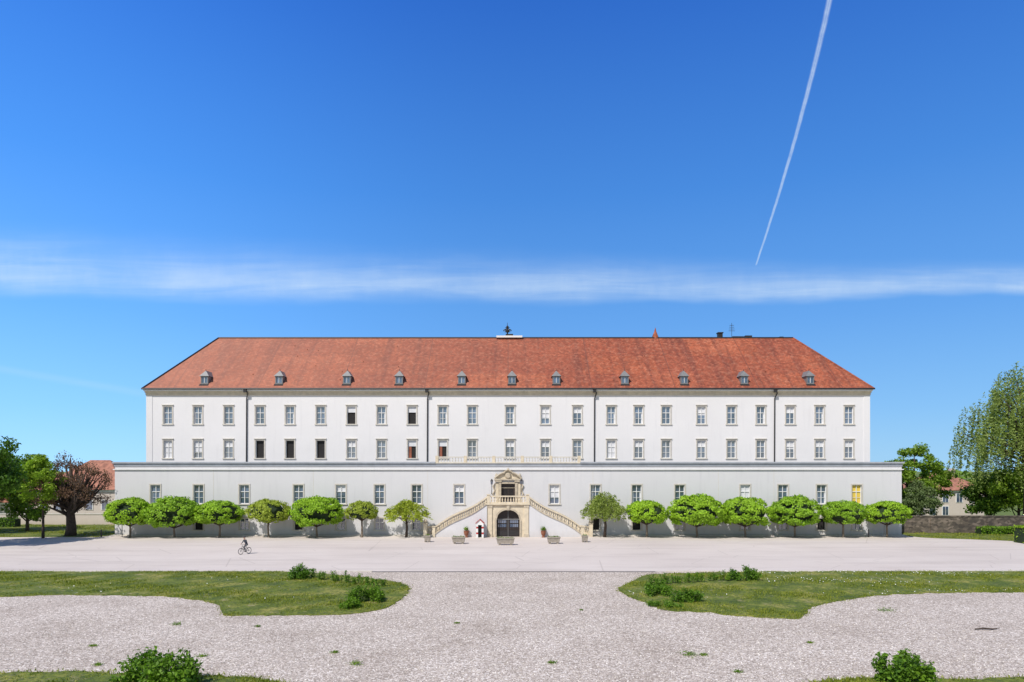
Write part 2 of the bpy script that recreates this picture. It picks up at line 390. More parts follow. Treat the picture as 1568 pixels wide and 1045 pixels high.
topx=[257,303,350,398,444,491,538,584,631,678,723,781,835,884,936,978,1020,1074,1120,1165,1210,1255,1300]
s_up=list("ncnncntcocnchtccnhnctcn")
s_lo=list("fhtdddhnrrnhtnftnhnnhht")
s_up[6]='o'
WX=52.95
ops=[]
for i,px in enumerate(topx):
    x=XA(px,YU); ops.append((x-.62,x+.62,15.75,18.3)); ops.append((x-.62,x+.62,10.75,13.35))
wall(-WX,WX,9.0,20.6,YU,ops,'wall_up')
for i,px in enumerate(topx):
    x=XA(px,YU); window(x,1.24,15.75,18.3,YU,s_up[i]); window(x,1.24,10.75,13.35,YU,s_lo[i])
W.poly([(-WX,122,0),(-WX,100,0),(-WX,100,20.6),(-WX,122,20.6)],'wall_up')
W.poly([(WX,100,0),(WX,122,0),(WX,122,20.6),(WX,100,20.6)],'wall_up')
W.poly([(WX,122,0),(-WX,122,0),(-WX,122,20.6),(WX,122,20.6)],'wall_up')
T.box(-53.03,53.03,99.82,100.01,19.95,20.3,'cream'); T.box(-53.1,53.1,99.68,100.012,20.3,20.55,'cream'); T.box(-53.2,53.2,99.5,100.014,20.55,20.78,'white')
for xs in (-1,1):
    T.box(min(xs*52.951,xs*53.15),max(xs*52.951,xs*53.15),100.02,122.2,20.3,20.78,'white')
    T.box(min(xs*52.1,xs*53.0),max(xs*52.1,xs*53.0),99.95,100.05,9.2,19.94,'wall_up')
lox=[238,304,374,457,522,581,638,703,849,912,975,1041,1141,1199,1258,1312]
ls=['c','n','n','n','t','n','n','h','h','c','c','n','f','n','c','y']
botx=[374,457,522,581,638,304,912,975,1041,1141,1199,1258,1312]
ops=[(XA(p,YT)-.66,XA(p,YT)+.66,4.35,6.95) for p in lox]+[(XA(p,YT)-.6,XA(p,YT)+.6,.75,2.35) for p in botx]
ops.append((-.95,.95,4.6,7.35))
wall(-54.15,54.2,0,9.9,YT,ops,'wall_lo')
for p,s in zip(lox,ls): window(XA(p,YT),1.32,4.35,6.95,YT,s,False)
for p in botx: window(XA(p,YT),1.2,.75,2.35,YT,rw.choice('nncd'),False)
W.poly([(-54.15,123,0),(-54.15,94,0),(-54.15,94,9.9),(-54.15,123,9.9)],'wall_lo')
W.poly([(54.2,94,0),(54.2,123,0),(54.2,123,9.9),(54.2,94,9.9)],'wall_lo')
W.poly([(-54.15,94,9.45),(54.2,94,9.45),(54.2,123,9.45),(-54.15,123,9.45)],'zinc')
def strip(z0,z1,pr,k,gap=None):
    segs=[(-54.15-pr,54.2+pr)] if not gap else [(-54.15-pr,gap[0]),(gap[1],54.2+pr)]
    for a,b in segs: T.box(a,b,94-pr,94.35,z0,z1,k)
strip(9.02,9.14,.18,'white'); strip(9.905,10.12,.26,'coping',(-10.0,9.9)); strip(9.50,9.90,.08,'coping')
T.box(-10.0,9.9,93.8,94.4,9.903,10.0,'trim')
for xs,a in ((-1,-54.15),(1,54.2)):
    T.box(min(a,a+xs*.16),max(a,a+xs*.16),94.36,123,9.905,10.12,'coping')
def balustrade(mb,p0,p1,h=1.0,k='cream',sp=.34,n=6,r=.085,w=.26):
    p0=Vector(p0);p1=Vector(p1); L=(p1-p0).length; m=max(1,int(L/sp))
    mb.prism(p0,p1,w,0,.12,k); mb.prism(p0,p1,w+.06,h-.16,h,k)
    for i in range(m):
        q=p0.lerp(p1,(i+.5)/m)
        mb.lathe((q.x,q.y,q.z+.1),[(0,r*.8),(.12*h,r*.6),(.3*h,r),(.55*h,r*.45),(.75*h,r*.7)],k,n)
B=MB()
for i in range(5):
    a=-9.8+i*3.92; balustrade(B,(a,94.1,10.0),(a+3.92,94.1,10.0),.85,'trim',.38); 
for i in range(6):
    a=-9.8+i*3.92; B.box(a-.2,a+.2,93.9,94.3,10.0,10.95,'cream')
B.build('terrace_balustrade',bld)
for px in (377,654,910,1186):
    x=XA(px,99.8); T.tube([(x+.0,99.45,20.75),(x+.3,99.55,20.2),(x+.05,99.86,19.5),(x,99.86,9.5)],.085,'metal',6)
    T.box(x-.22,x+.22,99.28,99.49,20.3,20.8,'metal')
for px in (327,655,908,1185,480,1100):
    x=XA(px,94); T.box(x-.02,x+.02,93.985,94.01,.2,9.0,'trim')
# roof
R=MB(); YE=99.42; EX=53.32; SL=9.61/(111-YE)
e0,e1=(-EX,YE,20.85),(EX,YE,20.85); b0,b1=(-EX,122.6,20.85),(EX,122.6,20.85)
r0,r1=(-47.05,111,30.46),(46.3,111,30.46)
R.poly([e0,e1,r1,r0],'roof'); R.poly([b1,b0,r0,r1],'roof'); R.poly([b0,e0,r0],'roof'); R.poly([e1,b1,r1],'roof')
R.poly([e0,b0,b1,e1],'white')
R.tube([(-EX-.05,YE-.08,20.84),(EX+.05,YE-.08,20.84)],.12,'metal',8)
R.tube([r0,r1],.17,'metal',6); R.tube([e0,r0],.15,'metal',6); R.tube([e1,r1],.15,'roof',6)
def roofY(z): return YE+(z-20.85)/SL
for px in (313,427,531,611,707,784,852,957,1048,1140,1241):
    y=100.35; x=XA(px,y); zb=21.6; h=1.2; w=.55
    yb=roofY(zb+h)+.1
    R.box(x-w,x-w+.14,y,yb,zb,zb+h,'zinc'); R.box(x+w-.14,x+w,y,yb,zb,zb+h,'zinc')
    R.box(x-w+.14,x+w-.14,y,yb,zb,zb+.22,'zinc'); R.box(x-w+.14,x+w-.14,y,yb,zb+h-.14,zb+h,'zinc')
    R.poly([(x-w+.14,y+.12,zb+.2),(x+w-.14,y+.12,zb+.2),(x+w-.14,y+.12,zb+h-.1),(x-w+.14,y+.12,zb+h-.1)],'glass')
    R.box(x-.03,x+.03,y+.04,y+.11,zb+.22,zb+h-.14,'white')
    zp=zb+h+.9; o=.16
    A=[(x-w-o,y-.15,zb+h),(x+w+o,y-.15,zb+h),(x+w+o,yb+.2,zb+h),(x-w-o,yb+.2,zb+h)]
    yr=roofY(zp)
    top=(x,y+.5,zp); topb=(x,yr,zp)
    R.poly([A[0],A[1],top],'zinc'); R.poly([A[1],A[2],topb,top],'zinc'); R.poly([A[3],A[0],top,topb],'zinc'); R.poly([A[3],A[2],A[1],A[0]],'metal')
    R.tube([(x,y+.5,zp-.1),(x,y+.5,zp+.25)],[.06,.02],'metal',5)
    zf=lambda yy:20.85+(yy-YE)*SL+.03
    R.poly([(x-w-.12,y-.35,zf(y-.35)),(x+w+.12,y-.35,zf(y-.35)),(x+w+.12,y,zf(y)),(x-w-.12,y,zf(y))],'metal')
rr=random.Random(5)
for i in range(26):
    t=rr.uniform(.15,.9); x=rr.uniform(-44,44); y=YE+(111-YE)*t; z=20.85+9.61*t
    R.box(x-.06,x+.06,y-.1,y+.1,z-.05,z+.10,'roof')
def at(px,py,Y=111): return XA(px,Y),ZA(py,Y)
x,_=at(1104,518); R.box(x-.35,x+.35,111.2,112,29.5,31.3,'metal'); R.box(x-.45,x+.45,111.1,112.1,31.3,31.45,'metal')
x,_=at(1004,518); R.tube([(x,111.3,29.9),(x,111.3,30.8),(x,111.3,31.5),(x,111.3,32.2)],[.6,.5,.2,.03],'roof',8)
x,_=at(1122,518); R.tube([(x,111.5,30),(x,111.5,33)],.035,'metal',5)
for i in range(4): R.box(x-.5+i*.05,x+.5-i*.05,111.47,111.53,31.7+i*.3,31.75+i*.3,'metal')
x,_=at(1137,518); R.box(x-1.6,x+.2,111,112,30.3,30.75,'metal'); R.box(x+.5,x+1.6,111.1,112,30.4,30.9,'metal')
x,_=at(1197,518); R.box(x-.3,x+.3,111,111.5,30.3,30.7,'metal')
x,_=at(780,518); R.box(x-2.1,x+2.1,110.4,111.6,30.45,30.75,'white'); R.box(x-.6,x+.6,110.6,111.4,30.75,31.05,'metal')
x,_=at(777,518)
R.lathe((x,111,31.05),[(0,.12),(.3,.1),(.35,.35),(.6,.38),(.8,.12),(1.05,.1),(1.1,.22),(1.3,.2),(1.45,.04),(1.9,.03)],'metal',8)
for s in (-1,1):
    R.tube([(x,111,31.6),(x+s*.35,111,31.85),(x+s*.62,111,31.7),(x+s*.5,111,31.4)],[.12,.13,.1,.03],'metal',6)
    R.tube([(x,111,31.7),(x+s*.2,111,32.1),(x+s*.4,111,32.15)],[.09,.07,.03],'metal',6)
W.build('walls',bld); T.build('trim',bld); Wn.build('windows',bld); R.build('roof',bld)

# portal + stair
S=MB()
YF=91.5; LZ=4.55
xg=1.55; archc=2.3
nseg=16
xsg=[-xg+2*xg*i/nseg for i in range(nseg+1)]
def az(x): return archc+math.sqrt(max(0,1-(x/xg)**2))*1.35
S.poly([(-2.7,YF,0),(-xg,YF,0),(-xg,YF,LZ),(-2.7,YF,LZ)],'cream'); S.poly([(xg,YF,0),(2.7,YF,0),(2.7,YF,LZ),(xg,YF,LZ)],'cream')
for a,b in zip(xsg[:-1],xsg[1:]):
    S.poly([(a,YF,az(a)),(b,YF,az(b)),(b,YF,LZ),(a,YF,LZ)],'cream')
    S.poly([(a,YF,az(a)),(a,YF+.7,az(a)),(b,YF+.7,az(b)),(b,YF,az(b))],'cream')
    k=1.14
    S.poly([(a,YF-.08,az(a)),(b,YF-.08,az(b)),(b*k,YF-.08,archc+(az(b)-archc)*k+.02),(a*k,YF-.08,archc+(az(a)-archc)*k+.02)],'stone')
S.poly([(-xg,YF,0),(-xg,YF+.7,0),(-xg,YF+.7,archc),(-xg,YF,archc)],'cream'); S.poly([(xg,YF,0),(xg,YF,archc),(xg,YF+.7,archc),(xg,YF+.7,0)],'cream')
for s in (-1,1):
    S.box(min(s*1.555,s*1.78),max(s*1.555,s*1.78),YF-.1,YF+.01,0,archc,'stone')
    S.box(min(s*2.15,s*2.75),max(s*2.15,s*2.75),YF-.16,YF+.02,0,LZ-.2,'cream')
    S.box(min(s*2.1,s*2.8),max(s*2.1,s*2.8),YF-.2,YF+.02,LZ-.6,LZ-.2,'stone')
    S.box(min(s*2.1,s*2.8),max(s*2.1,s*2.8),YF-.22,YF+.02,0,.4,'stone')
    S.poly([(s*2.7,YF,0),(s*2.7,94,0),(s*2.7,94,LZ),(s*2.7,YF,LZ)],'cream')
S.box(-.2,.2,YF-.2,YF+.01,archc+1.3,LZ-.2,'stone')
S.box(-2.9,2.9,YF-.28,YF+.3,LZ-.2,LZ,'cream'); S.box(-2.75,2.75,YF+.31,93.99,LZ-.15,LZ,'cream')
S.box(-xg,xg,YF+.6,YF+.68,0,3.7,'wood')
for s in (-1,1):
    for i in range(6):
        x=s*(.14+i*.25); S.box(x-.02,x+.02,YF+.54,YF+.6,.9,az(x)-.1 if abs(x)<xg else 2.2,'metal')
    S.box(min(s*.1,s*1.45),max(s*.1,s*1.45),YF+.54,YF+.6,.15,.85,'metal')
    for zz in (1.3,1.85): S.box(min(s*.25,s*1.35),max(s*.25,s*1.35),YF+.57,YF+.597,zz,zz+.4,'glass')
S.box(-.03,.03,YF+.52,YF+.6,0,3.5,'zinc'); S.box(-xg,xg,YF+.5,YF+.6,2.3,2.42,'zinc')
for s in (-1,1):
    S.box(s*2.62-.2,s*2.62+.2,YF-.22,YF+.2,LZ,LZ+1.1,'cream'); S.box(s*2.62-.26,s*2.62+.26,YF-.28,YF+.26,LZ+1.1,LZ+1.2,'cream')
balustrade(S,(-2.42,YF,LZ),(2.42,YF,LZ),1.0,'cream',.36,8,.1)
x_top,x_bot=2.7,9.9; zb=.35
def zs(ax):
    t=(ax-x_top)/(x_bot-x_top); return LZ-(LZ-zb)*(t+.045*math.sin(2*math.pi*t))
NS=26
for s in (-1,1):
    for i in range(NS):
        a=x_top+(x_bot-x_top)*i/NS; b=x_top+(x_bot-x_top)*(i+1)/NS
        S.box(min(s*a,s*b),max(s*a,s*b),YF+.2,93.98,0,zs(b)+.0,'trim')
    seg=14
    for i in range(seg):
        a=x_top+.12+(x_bot-x_top-.12)*i/seg; b=x_top+.12+(x_bot-x_top-.12)*(i+1)/seg
        pa,pb=(s*a,YF,zs(a)),(s*b,YF,zs(b))
        pts=[(s*a,YF-.1,0),(s*b,YF-.1,0),(s*b,YF-.1,zs(b)),(s*a,YF-.1,zs(a))]
        S.poly(pts if s>0 else pts[::-1],'wall_lo')
        S.prism((s*a,YF-.02,zs(a)),(s*b,YF-.02,zs(b)),.36,-.06,.12,'stone')
        S.prism((s*a,YF-.02,zs(a)),(s*b,YF-.02,zs(b)),.34,.82,.98,'cream')
        for j in range(2):
            q=Vector(pa).lerp(Vector(pb),(j+.5)/2); S.lathe((q.x,q.y,q.z+.1),[(0,.08),(.12,.06),(.3,.1),(.55,.05),(.75,.07)],'cream',6)
        S.prism((s*a,93.7,zs(a)),(s*b,93.7,zs(b)),.3,.85,1.0,'cream'); 
        q=Vector(pa).lerp(Vector(pb),.5); S.lathe((q.x,93.7,q.z),[(0,.08),(.3,.1),(.55,.05),(.9,.07)],'cream',6)
    S.box(s*9.95-.2,s*9.95+.2,YF-.24,YF+.2,0,1.35,'cream'); S.box(s*9.95-.26,s*9.95+.26,YF-.3,YF+.26,1.35,1.45,'stone')
    pr=None
    for j in range(7):
        t=j/6; q=(s*(9.9+1.25*math.sin(t*math.pi/2)),93.7-1.5*(1-math.cos(t*math.pi/2)),.35-.2*t)
        if pr: 
            S.prism(pr,q,.28,.9,1.06,'cream'); S.prism(pr,q,.26,-.3,.2,'cream'); S.lathe(q,[(0,.08),(.35,.1),(.6,.05),(.95,.07)],'cream',6)
        pr=q
    S.box(s*11.15-.24,s*11.15+.24,91.8,92.3,0,1.75,'cream'); S.box(s*11.15-.3,s*11.15+.3,91.74,92.36,1.75,1.87,'stone')
    S.lathe((s*11.15,92.05,1.87),[(0,.1),(.08,.2),(.25,.26),(.42,.18),(.5,.04)],'stone',8)
    for i in range(3): S.box(min(s*9.9,s*(10.9-i*.3)),max(s*9.9,s*(10.9-i*.3)),91.85+i*.3,93.6,.0,.13+i*.1,'trim')
yw=94
for s in (-1,1):
    S.box(min(s*.95,s*1.3),max(s*.95,s*1.3),yw-.25,yw+.02,LZ,7.35,'stone')
    S.box(min(s*1.32,s*1.72),max(s*1.32,s*1.72),yw-.14,yw+.02,LZ,7.2,'cream')
    S.box(min(s*.88,s*1.8),max(s*.88,s*1.8),yw-.34,yw+.02,7.36,7.6,'stone')
    S.tube([(s*1.75,yw-.1,7.2),(s*2.05,yw-.1,6.8),(s*1.85,yw-.1,6.2),(s*2.1,yw-.1,5.7),(s*1.8,yw-.1,5.3)],[.1,.16,.1,.14,.05],'stone',6)
    pts=[]
    for j in range(7):
        t=j/6; pts.append((s*(1.85-1.35*t),yw-.28,7.85+.75*math.sin(t*math.pi/2)))
    S.tube(pts,.15,'stone',6)
    S.lathe((s*1.6,yw-.2,8.0),[(0,.1),(.2,.2),(.35,.16),(.55,.03)],'stone',8)
S.box(-1.9,1.9,yw-.38,yw+.02,7.61,7.8,'stone')
S.box(-.95,.95,yw-.2,yw+.0,7.1,7.34,'stone')
S.poly([(-1.6,yw-.1,7.8),(1.6,yw-.1,7.8),(1.1,yw-.1,8.5),(0,yw-.1,9.1),(-1.1,yw-.1,8.5)],'cream')
S.tube([(0,yw-.1,8.2),(0,yw-.4,8.2)],[.5,.3],'stone',10); S.tube([(-.5,yw-.25,8.75),(0,yw-.3,9.05),(.5,yw-.25,8.75)],.12,'stone',6)
S.lathe((0,yw-.25,8.9),[(0,.1),(.1,.2),(.3,.12),(.4,.02)],'stone',8)
S.box(-.95,.95,yw+.25,yw+.29,LZ,7.35,'wood')
for s in (-1,1): S.box(min(s*.06,s*.7),max(s*.06,s*.7),yw+.21,yw+.25,5.0,6.4,'dark')
S.box(-.95,.95,yw+.18,yw+.25,6.5,6.6,'stone')
S.build('entrance_stair',bld)
def lantern(x,y,z):
    e=empty('wall_lantern',(x,y,z)); L=MB()
    L.lathe((0,0,0),[(0,.12),(.1,.05),(.9,.035),(1.3,.04)],'metal',8)
    L.lathe((0,0,1.3),[(0,.1),(.05,.14)],'metal',6); L.lathe((0,0,1.36),[(0,.13),(.4,.2)],'glass',6); L.lathe((0,0,1.77),[(0,.24),(.15,.14),(.3,.03)],'metal',6)
    for j in range(4):
        a=math.pi/4+j*math.pi/2; L.tube([(.13*math.cos(a),.13*math.sin(a),1.35),(.21*math.cos(a),.21*math.sin(a),1.78)],.015,'metal',4)
    L.build('post_and_lamp',e)
for px in (753,798): lantern(XA(px,91.5),91.5,LZ+1.2)

# sentry box
e=empty('sentry_box',(XA(735,90.6),90.6,0.012)); L=MB()
for i in range(8):
    z=i*.25; k='red' if i%3==2 else 'white'
    for s in (-1,1):
        L.prism((s*.46,-.4,z),(s*.46,.45,z),.06,0,.25,k)
        L.box(min(s*.24,s*.49),max(s*.24,s*.49),-.46,-.41,z,z+.25,k)
L.box(-.43,.43,.4,.45,0,2.0,'white'); L.box(-.43,.43,.3,.33,0,2.0,'metal'); L.box(-.24,.24,-.45,-.41,1.72,2.0,'white')  # dark inner sheet paints the shade inside the opening
L.poly([(-.5,-.46,2.0),(.5,-.46,2.0),(0,-.46,2.4)],'white')
for s in (-1,1):
    q=[(s*.6,-.56,1.95),(0,-.56,2.5),(0,.56,2.5),(s*.6,.56,1.95)]; L.poly(q,'red'); q2=[(a,b,c-.07) for a,b,c in q]; L.poly(q2[::-1],'red')
    L.poly([q[0],q[1],q2[1],q2[0]],'red')
L.box(-.52,.52,-.5,.5,0,.06,'trim')
L.build('box_body',e)

def urn(px):
    x=XA(px,91); e=empty('urn_planter',(x,91.0,.012)); L=MB()
    L.lathe((0,0,0),[(0,.24),(.1,.22),(.2,.13),(.35,.27),(.65,.34),(.85,.33),(.9,.38)],'terracotta',10); L.build('urn',e,True)
    r=np.random.default_rng(px); p=r.normal(0,.17,(160,3)); p[:,2]=1.0+np.abs(p[:,2])
    link('plant',leaves('plant',p,.09,M['leaf_mid'],seed=px),e)
urn(714); urn(832)

def planter(px,base,w,l=.8):
    x,y=P(px,base); e=empty('concrete_planter',(x,y+.4,.012)); L=MB(); h=.85
    def ring(z,a,b): return [(-a,-b,z),(a,-b,z),(a,b,z),(-a,b,z)]
    A=ring(.18,w/2*.86,l/2*.8);Bq=ring(h,w/2,l/2);C=ring(h,w/2-.1,l/2-.1);D=ring(h-.12,w/2-.1,l/2-.1)
    for q,r_ in ((A,Bq),):
        for i in range(4): L.poly([q[i],q[(i+1)%4],r_[(i+1)%4],r_[i]],'concrete')
    for i in range(4): L.poly([Bq[i],Bq[(i+1)%4],C[(i+1)%4],C[i]],'concrete'); L.poly([C[i],C[(i+1)%4],D[(i+1)%4],D[i]],'concrete')
    L.poly(D,'soil'); L.poly(A[::-1],'concrete')
    for s in (-1,1): L.box(s*w*.3-.12,s*w*.3+.12,-l*.3,l*.3,0,.18,'concrete')
    L.box(-w/2-.03,w/2+.03,-l/2-.04,-l/2+.02,h-.14,h+.01,'concrete'); L.build('trough',e)
    r=np.random.default_rng(int(px)); n=int(140*w); p=np.stack([r.uniform(-w/2+.12,w/2-.12,n),r.uniform(-l/2+.1,l/2-.1,n),h-.08+np.abs(r.normal(0,.1,n))],1)
    link('plants',leaves('plants',p,.05,M['leaf_mid'],seed=int(px)),e)
for px,b,w in ((654,831,.75),(702,833.5,1.6),(774,835.5,2.2),(848,833.5,1.6),(896,831,.75)): planter(px,b,w)

# ------------------------------------------------------------ topiary trees
def topi_mesh(i,mat,n=9500,size=.12):
    r=np.random.default_rng(100+i)
    nl=170; d=r.normal(size=(nl,3)); d/=np.linalg.norm(d,axis=1)[:,None]; d[:,2]=np.where(d[:,2]<-.75,-d[:,2],d[:,2])
    ph=r.uniform(0,6.28,3); lop=1+.04*np.sin(2*np.arctan2(d[:,1],d[:,0])+ph[0])+.04*np.sin(3*np.arctan2(d[:,1],d[:,0])+ph[1])+.03*np.sin(4*d[:,2]+ph[2])
    rad=(.82+.12*r.random(nl))*lop
    C=d*rad[:,None]; k=r.integers(0,nl,n); dd=r.normal(size=(n,3)); dd/=np.linalg.norm(dd,axis=1)[:,None]
    out=(dd*d[k]).sum(1)<-.2; dd[out]*=-1
    lr=(.11+.11*r.random(nl))[k]
    p=C[k]+dd*(lr*(.6+.5*r.random(n)))[:,None]
    p[:,2]=np.maximum(p[:,2],-.85+.15*r.random(n))
    nrm=dd*.7+d[k]*.55; nrm/=np.linalg.norm(nrm,axis=1)[:,None]
    S_=np.array([3.2,3.2,1.75]); p=p*S_
    return leaves('crown_leaves',p,size,mat,nrm=nrm,asp=.6,seed=i,coh=.85)
TM=[topi_mesh(i,M['leaf_top']) for i in range(6)]; TY=topi_mesh(9,M['leaf_yel'],6500,.13)
import bmesh
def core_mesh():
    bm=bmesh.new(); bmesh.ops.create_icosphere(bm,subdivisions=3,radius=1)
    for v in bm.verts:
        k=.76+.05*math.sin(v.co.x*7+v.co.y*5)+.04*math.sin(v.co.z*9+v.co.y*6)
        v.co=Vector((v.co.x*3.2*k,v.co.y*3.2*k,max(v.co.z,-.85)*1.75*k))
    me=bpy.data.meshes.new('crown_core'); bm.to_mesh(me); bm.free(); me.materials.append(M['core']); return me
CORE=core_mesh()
def topiary(px,w,ytop,ybot,mesh,seed,Y=91.2):
    k=F/Y; x=XA(px,Y); zt=ZA(ytop,Y); zb_=ZA(ybot,Y); s=w/k/2/3.2; sz=(zt-zb_)/2/1.68
    cz=(zb_+zt)/2
    e=empty('topiary_tree',(x,Y,0.01)); r=random.Random(seed)
    L=MB(); L.tube([(0,0,0),(.03,0,.15),(r.uniform(-.08,.08),0,1.2),(0,0,zb_+.5)],[.2,.15,.12,.12],'barkl',8)
    for j in range(9):
        a=j*.7+seed; R_=1.8*s; L.tube([(0,0,zb_+.1),(math.cos(a)*R_*.5,math.sin(a)*R_*.5,zb_+.45),(math.cos(a)*R_,math.sin(a)*R_,cz+.3)],[.08,.06,.02],'bark',5)
    L.build('trunk',e,True)
    rz=r.uniform(0,6.28); o=link('crown',mesh,e,(0,0,cz),rz,(s,s,sz)); o.rotation_euler=(r.uniform(-.05,.05),r.uniform(-.05,.05),rz)
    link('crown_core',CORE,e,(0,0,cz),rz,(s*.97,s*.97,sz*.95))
for i,(px,w,a,b,y) in enumerate([(199,71,765,807,0),(267,81,763,810,0),(336,71,768,806,0),(411,66,767,803,1),(485,81,763,808,0),(554,48,769,799,1),
    (990,62,769,805,0),(1067,83,760,808,0),(1141,77,763,808,0),(1217,79,762,808,0),(1291,66,769,805,0),(1358,64,769,806,0)]):
    topiary(px,w,a,b,TY if y else TM[i%6],i)

# ------------------------------------------------------------ generic trees
def tree(name,x,y,h,cr,cb,mat,seed,n=9000,ls=.22,tr=.25,clr=1.1,ncl=40,limbs=10,sq=1.0,bark='bark',lean=0,core=True,cry=None,y0=0):
    r=np.random.default_rng(seed); e=empty(name,(x,y,0)); L=MB()
    cz=(h+cb)/2; hz=(h-cb)/2; cry=cry or cr
    d=r.normal(size=(ncl,3)); d/=np.linalg.norm(d,axis=1)[:,None]
    rad=.35+.65*r.random(ncl)**.5; C=d*rad[:,None]*np.array([cr-clr*.6,cry-clr*.6,hz-clr*.5]); C[:,2]+=cz
    prof=1-.28*np.clip((C[:,2]-cz)/hz,-1,1)*sq; C[:,0]*=prof; C[:,1]*=prof; C[:,0]+=lean
    th=cb+(h-cb)*.35
    tp=[(0,0,0),(r.normal(0,.08),0,cb*.4),(lean*.3,0,cb),(lean*.6,0,th),(lean,0,h-.8)]
    L.tube(tp,[tr*1.25,tr,tr*.85,tr*.55,tr*.1],bark,8)
    for i in range(min(limbs,ncl)):
        q=C[i]; z0=r.uniform(cb*.75,th); s0=np.array([lean*z0/h,0,z0]); m=s0*.5+q*.5+np.array([0,0,-.15*(q[2]-z0)])+r.normal(0,.25,3)
        L.tube([s0,m,q],[tr*.42,tr*.25,tr*.06],bark,6)
        for j in range(3):
            q2=C[r.integers(0,ncl)]; t=q+(q2-q)*.4
            L.tube([m,(m+t)/2+r.normal(0,.15,3),t],[tr*.18,tr*.1,tr*.03],bark,4)
    L.build('trunk',e,True)
    k=r.integers(0,ncl,n); dd=r.normal(size=(n,3)); dd/=np.linalg.norm(dd,axis=1)[:,None]
    cl=clr*(.7+.6*r.random(ncl)); p=C[k]+dd*(cl[k]*r.random(n)**.45)[:,None]*np.array([1,1,.75])
    link('crown',leaves('crown',p,ls,mat,nrm=dd*.8+np.array([0,0,.3]),seed=seed,coh=.5),e)
    return e
def willow(name,x,y,h,cr,mat,seed,n=260,per=45,ls=.16,bottom=2.5,tr=.4,hy=None):
    r=np.random.default_rng(seed); e=empty(name,(x,y,0)); L=MB()
    L.tube([(0,0,0),(.1,0,h*.25),(0,.1,h*.5),(.1,0,h*.85)],[tr*1.2,tr,tr*.7,tr*.15],'bark',8); P_=[]
    for i in range(n):
        a=r.uniform(0,6.283); t=r.random()**.6; rr_=cr*t*(.82+.18*math.sin(a*5+seed)); zt=h-(h*.42)*(t**2.0)*(.8+.4*r.random())-r.random()*h*.1
        bx,by=math.cos(a)*rr_,math.sin(a)*rr_
        if i%9==0: L.tube([(0,0,h*.35+r.random()*h*.2),(bx*.5,by*.5,zt*.85),(bx,by,zt)],[tr*.35,tr*.18,.03],'bark',5)
        ln=(zt-bottom)*r.uniform(.2,.8)
        m=per; s=np.sort(r.random(m)); dr=r.normal(0,.35)
        sway=np.stack([bx+dr*s+r.normal(0,.11,m)+math.cos(a)*.5*s,by+r.normal(0,.11,m)+math.sin(a)*.5*s,zt+.3-ln*s],1); P_.append(sway)
    L.build('trunk',e,True)
    P_=np.concatenate(P_); link('crown',leaves('crown',P_,ls,mat,seed=seed,asp=.4),e)
    return e
willow('weeping_tree',XA(622,91.3),91.3,4.9,2.9,M['leaf_yel'],31,n=190,per=38,ls=.12,bottom=1.7,tr=.16)
willow('weeping_tree',XA(926,91.3),91.3,6.0,2.8,M['leaf_willow'],32,n=220,per=42,ls=.12,bottom=1.4,tr=.18)
# left side
tree('deciduous_tree',-63.5,80,15.4,6.2,4.2,M['leaf_dark'],41,n=14000,ls=.22,clr=1.4,ncl=60,tr=.4)
tree('deciduous_tree',-75,97,13,6,2,M['leaf_dark'],42,n=9000,ls=.26,clr=1.6,ncl=40)
tree('linden_tree',XA(66,90),90,11.7,2.9,4.0,M['leaf_lime'],43,n=6500,ls=.16,clr=.75,ncl=50,tr=.16,sq=1.4)
tree('copper_tree',XA(108,93),93,11.5,5.6,3.0,M['leaf_copper'],44,n=6500,ls=.12,clr=.9,ncl=90,tr=.62,limbs=50)
tree('deciduous_tree',XA(168,135),135,9.4,3.6,1,M['leaf_mid'],45,n=4000,ls=.28,clr=1.2,ncl=25)
tree('deciduous_tree',XA(25,125),125,12.5,7,1,M['leaf_mid'],46,n=7000,ls=.3,clr=1.6,ncl=40)
tree('shrub_tree',XA(42,100),100,6.0,3,1.2,M['leaf_mid'],47,n=3500,ls=.2,clr=.9,ncl=25)
# right side
tree('deciduous_tree',XA(1400,112),112,13.4,5.8,2.5,M['leaf_mid'],51,n=15000,ls=.19,clr=1.05,ncl=80,tr=.35)
tree('yew_tree',XA(1409,103),103,7.8,3.0,.6,M['leaf_grey'],52,n=7000,ls=.15,clr=.8,ncl=40,tr=.2,sq=2.0)
willow('birch_tree',XA(1572,100),100,25.0,9.8,M['leaf_willow'],53,n=640,per=60,ls=.18,bottom=3,tr=.45)
tree('deciduous_tree',XA(1516,108),108,9.0,4.2,1,M['leaf_mid'],54,n=7000,ls=.22,clr=1.2,ncl=40)
tree('deciduous_tree',XA(1560,104),104,11,5,1,M['leaf_lime'],55,n=7000,ls=.22,clr=1.3,ncl=36)
# distant trees mass
r=np.random.default_rng(60); pts=[]
for i in range(150):
    x=r.uniform(-230,230); y=r.uniform(165,215); hh=r.uniform(5,10); rd=r.uniform(3.5,6)
    d=r.normal(size=(130,3)); d/=np.linalg.norm(d,axis=1)[:,None]; p=d*np.array([rd,rd,hh/2])*(.7+.3*r.random((130,1))); p+=np.array([x,y,hh/2]); pts.append(p)
pts=np.concatenate(pts); e=empty('distant_trees'); link('foliage',leaves('foliage',pts,.9,M['leaf_mid'],seed=61,asp=.8),e)

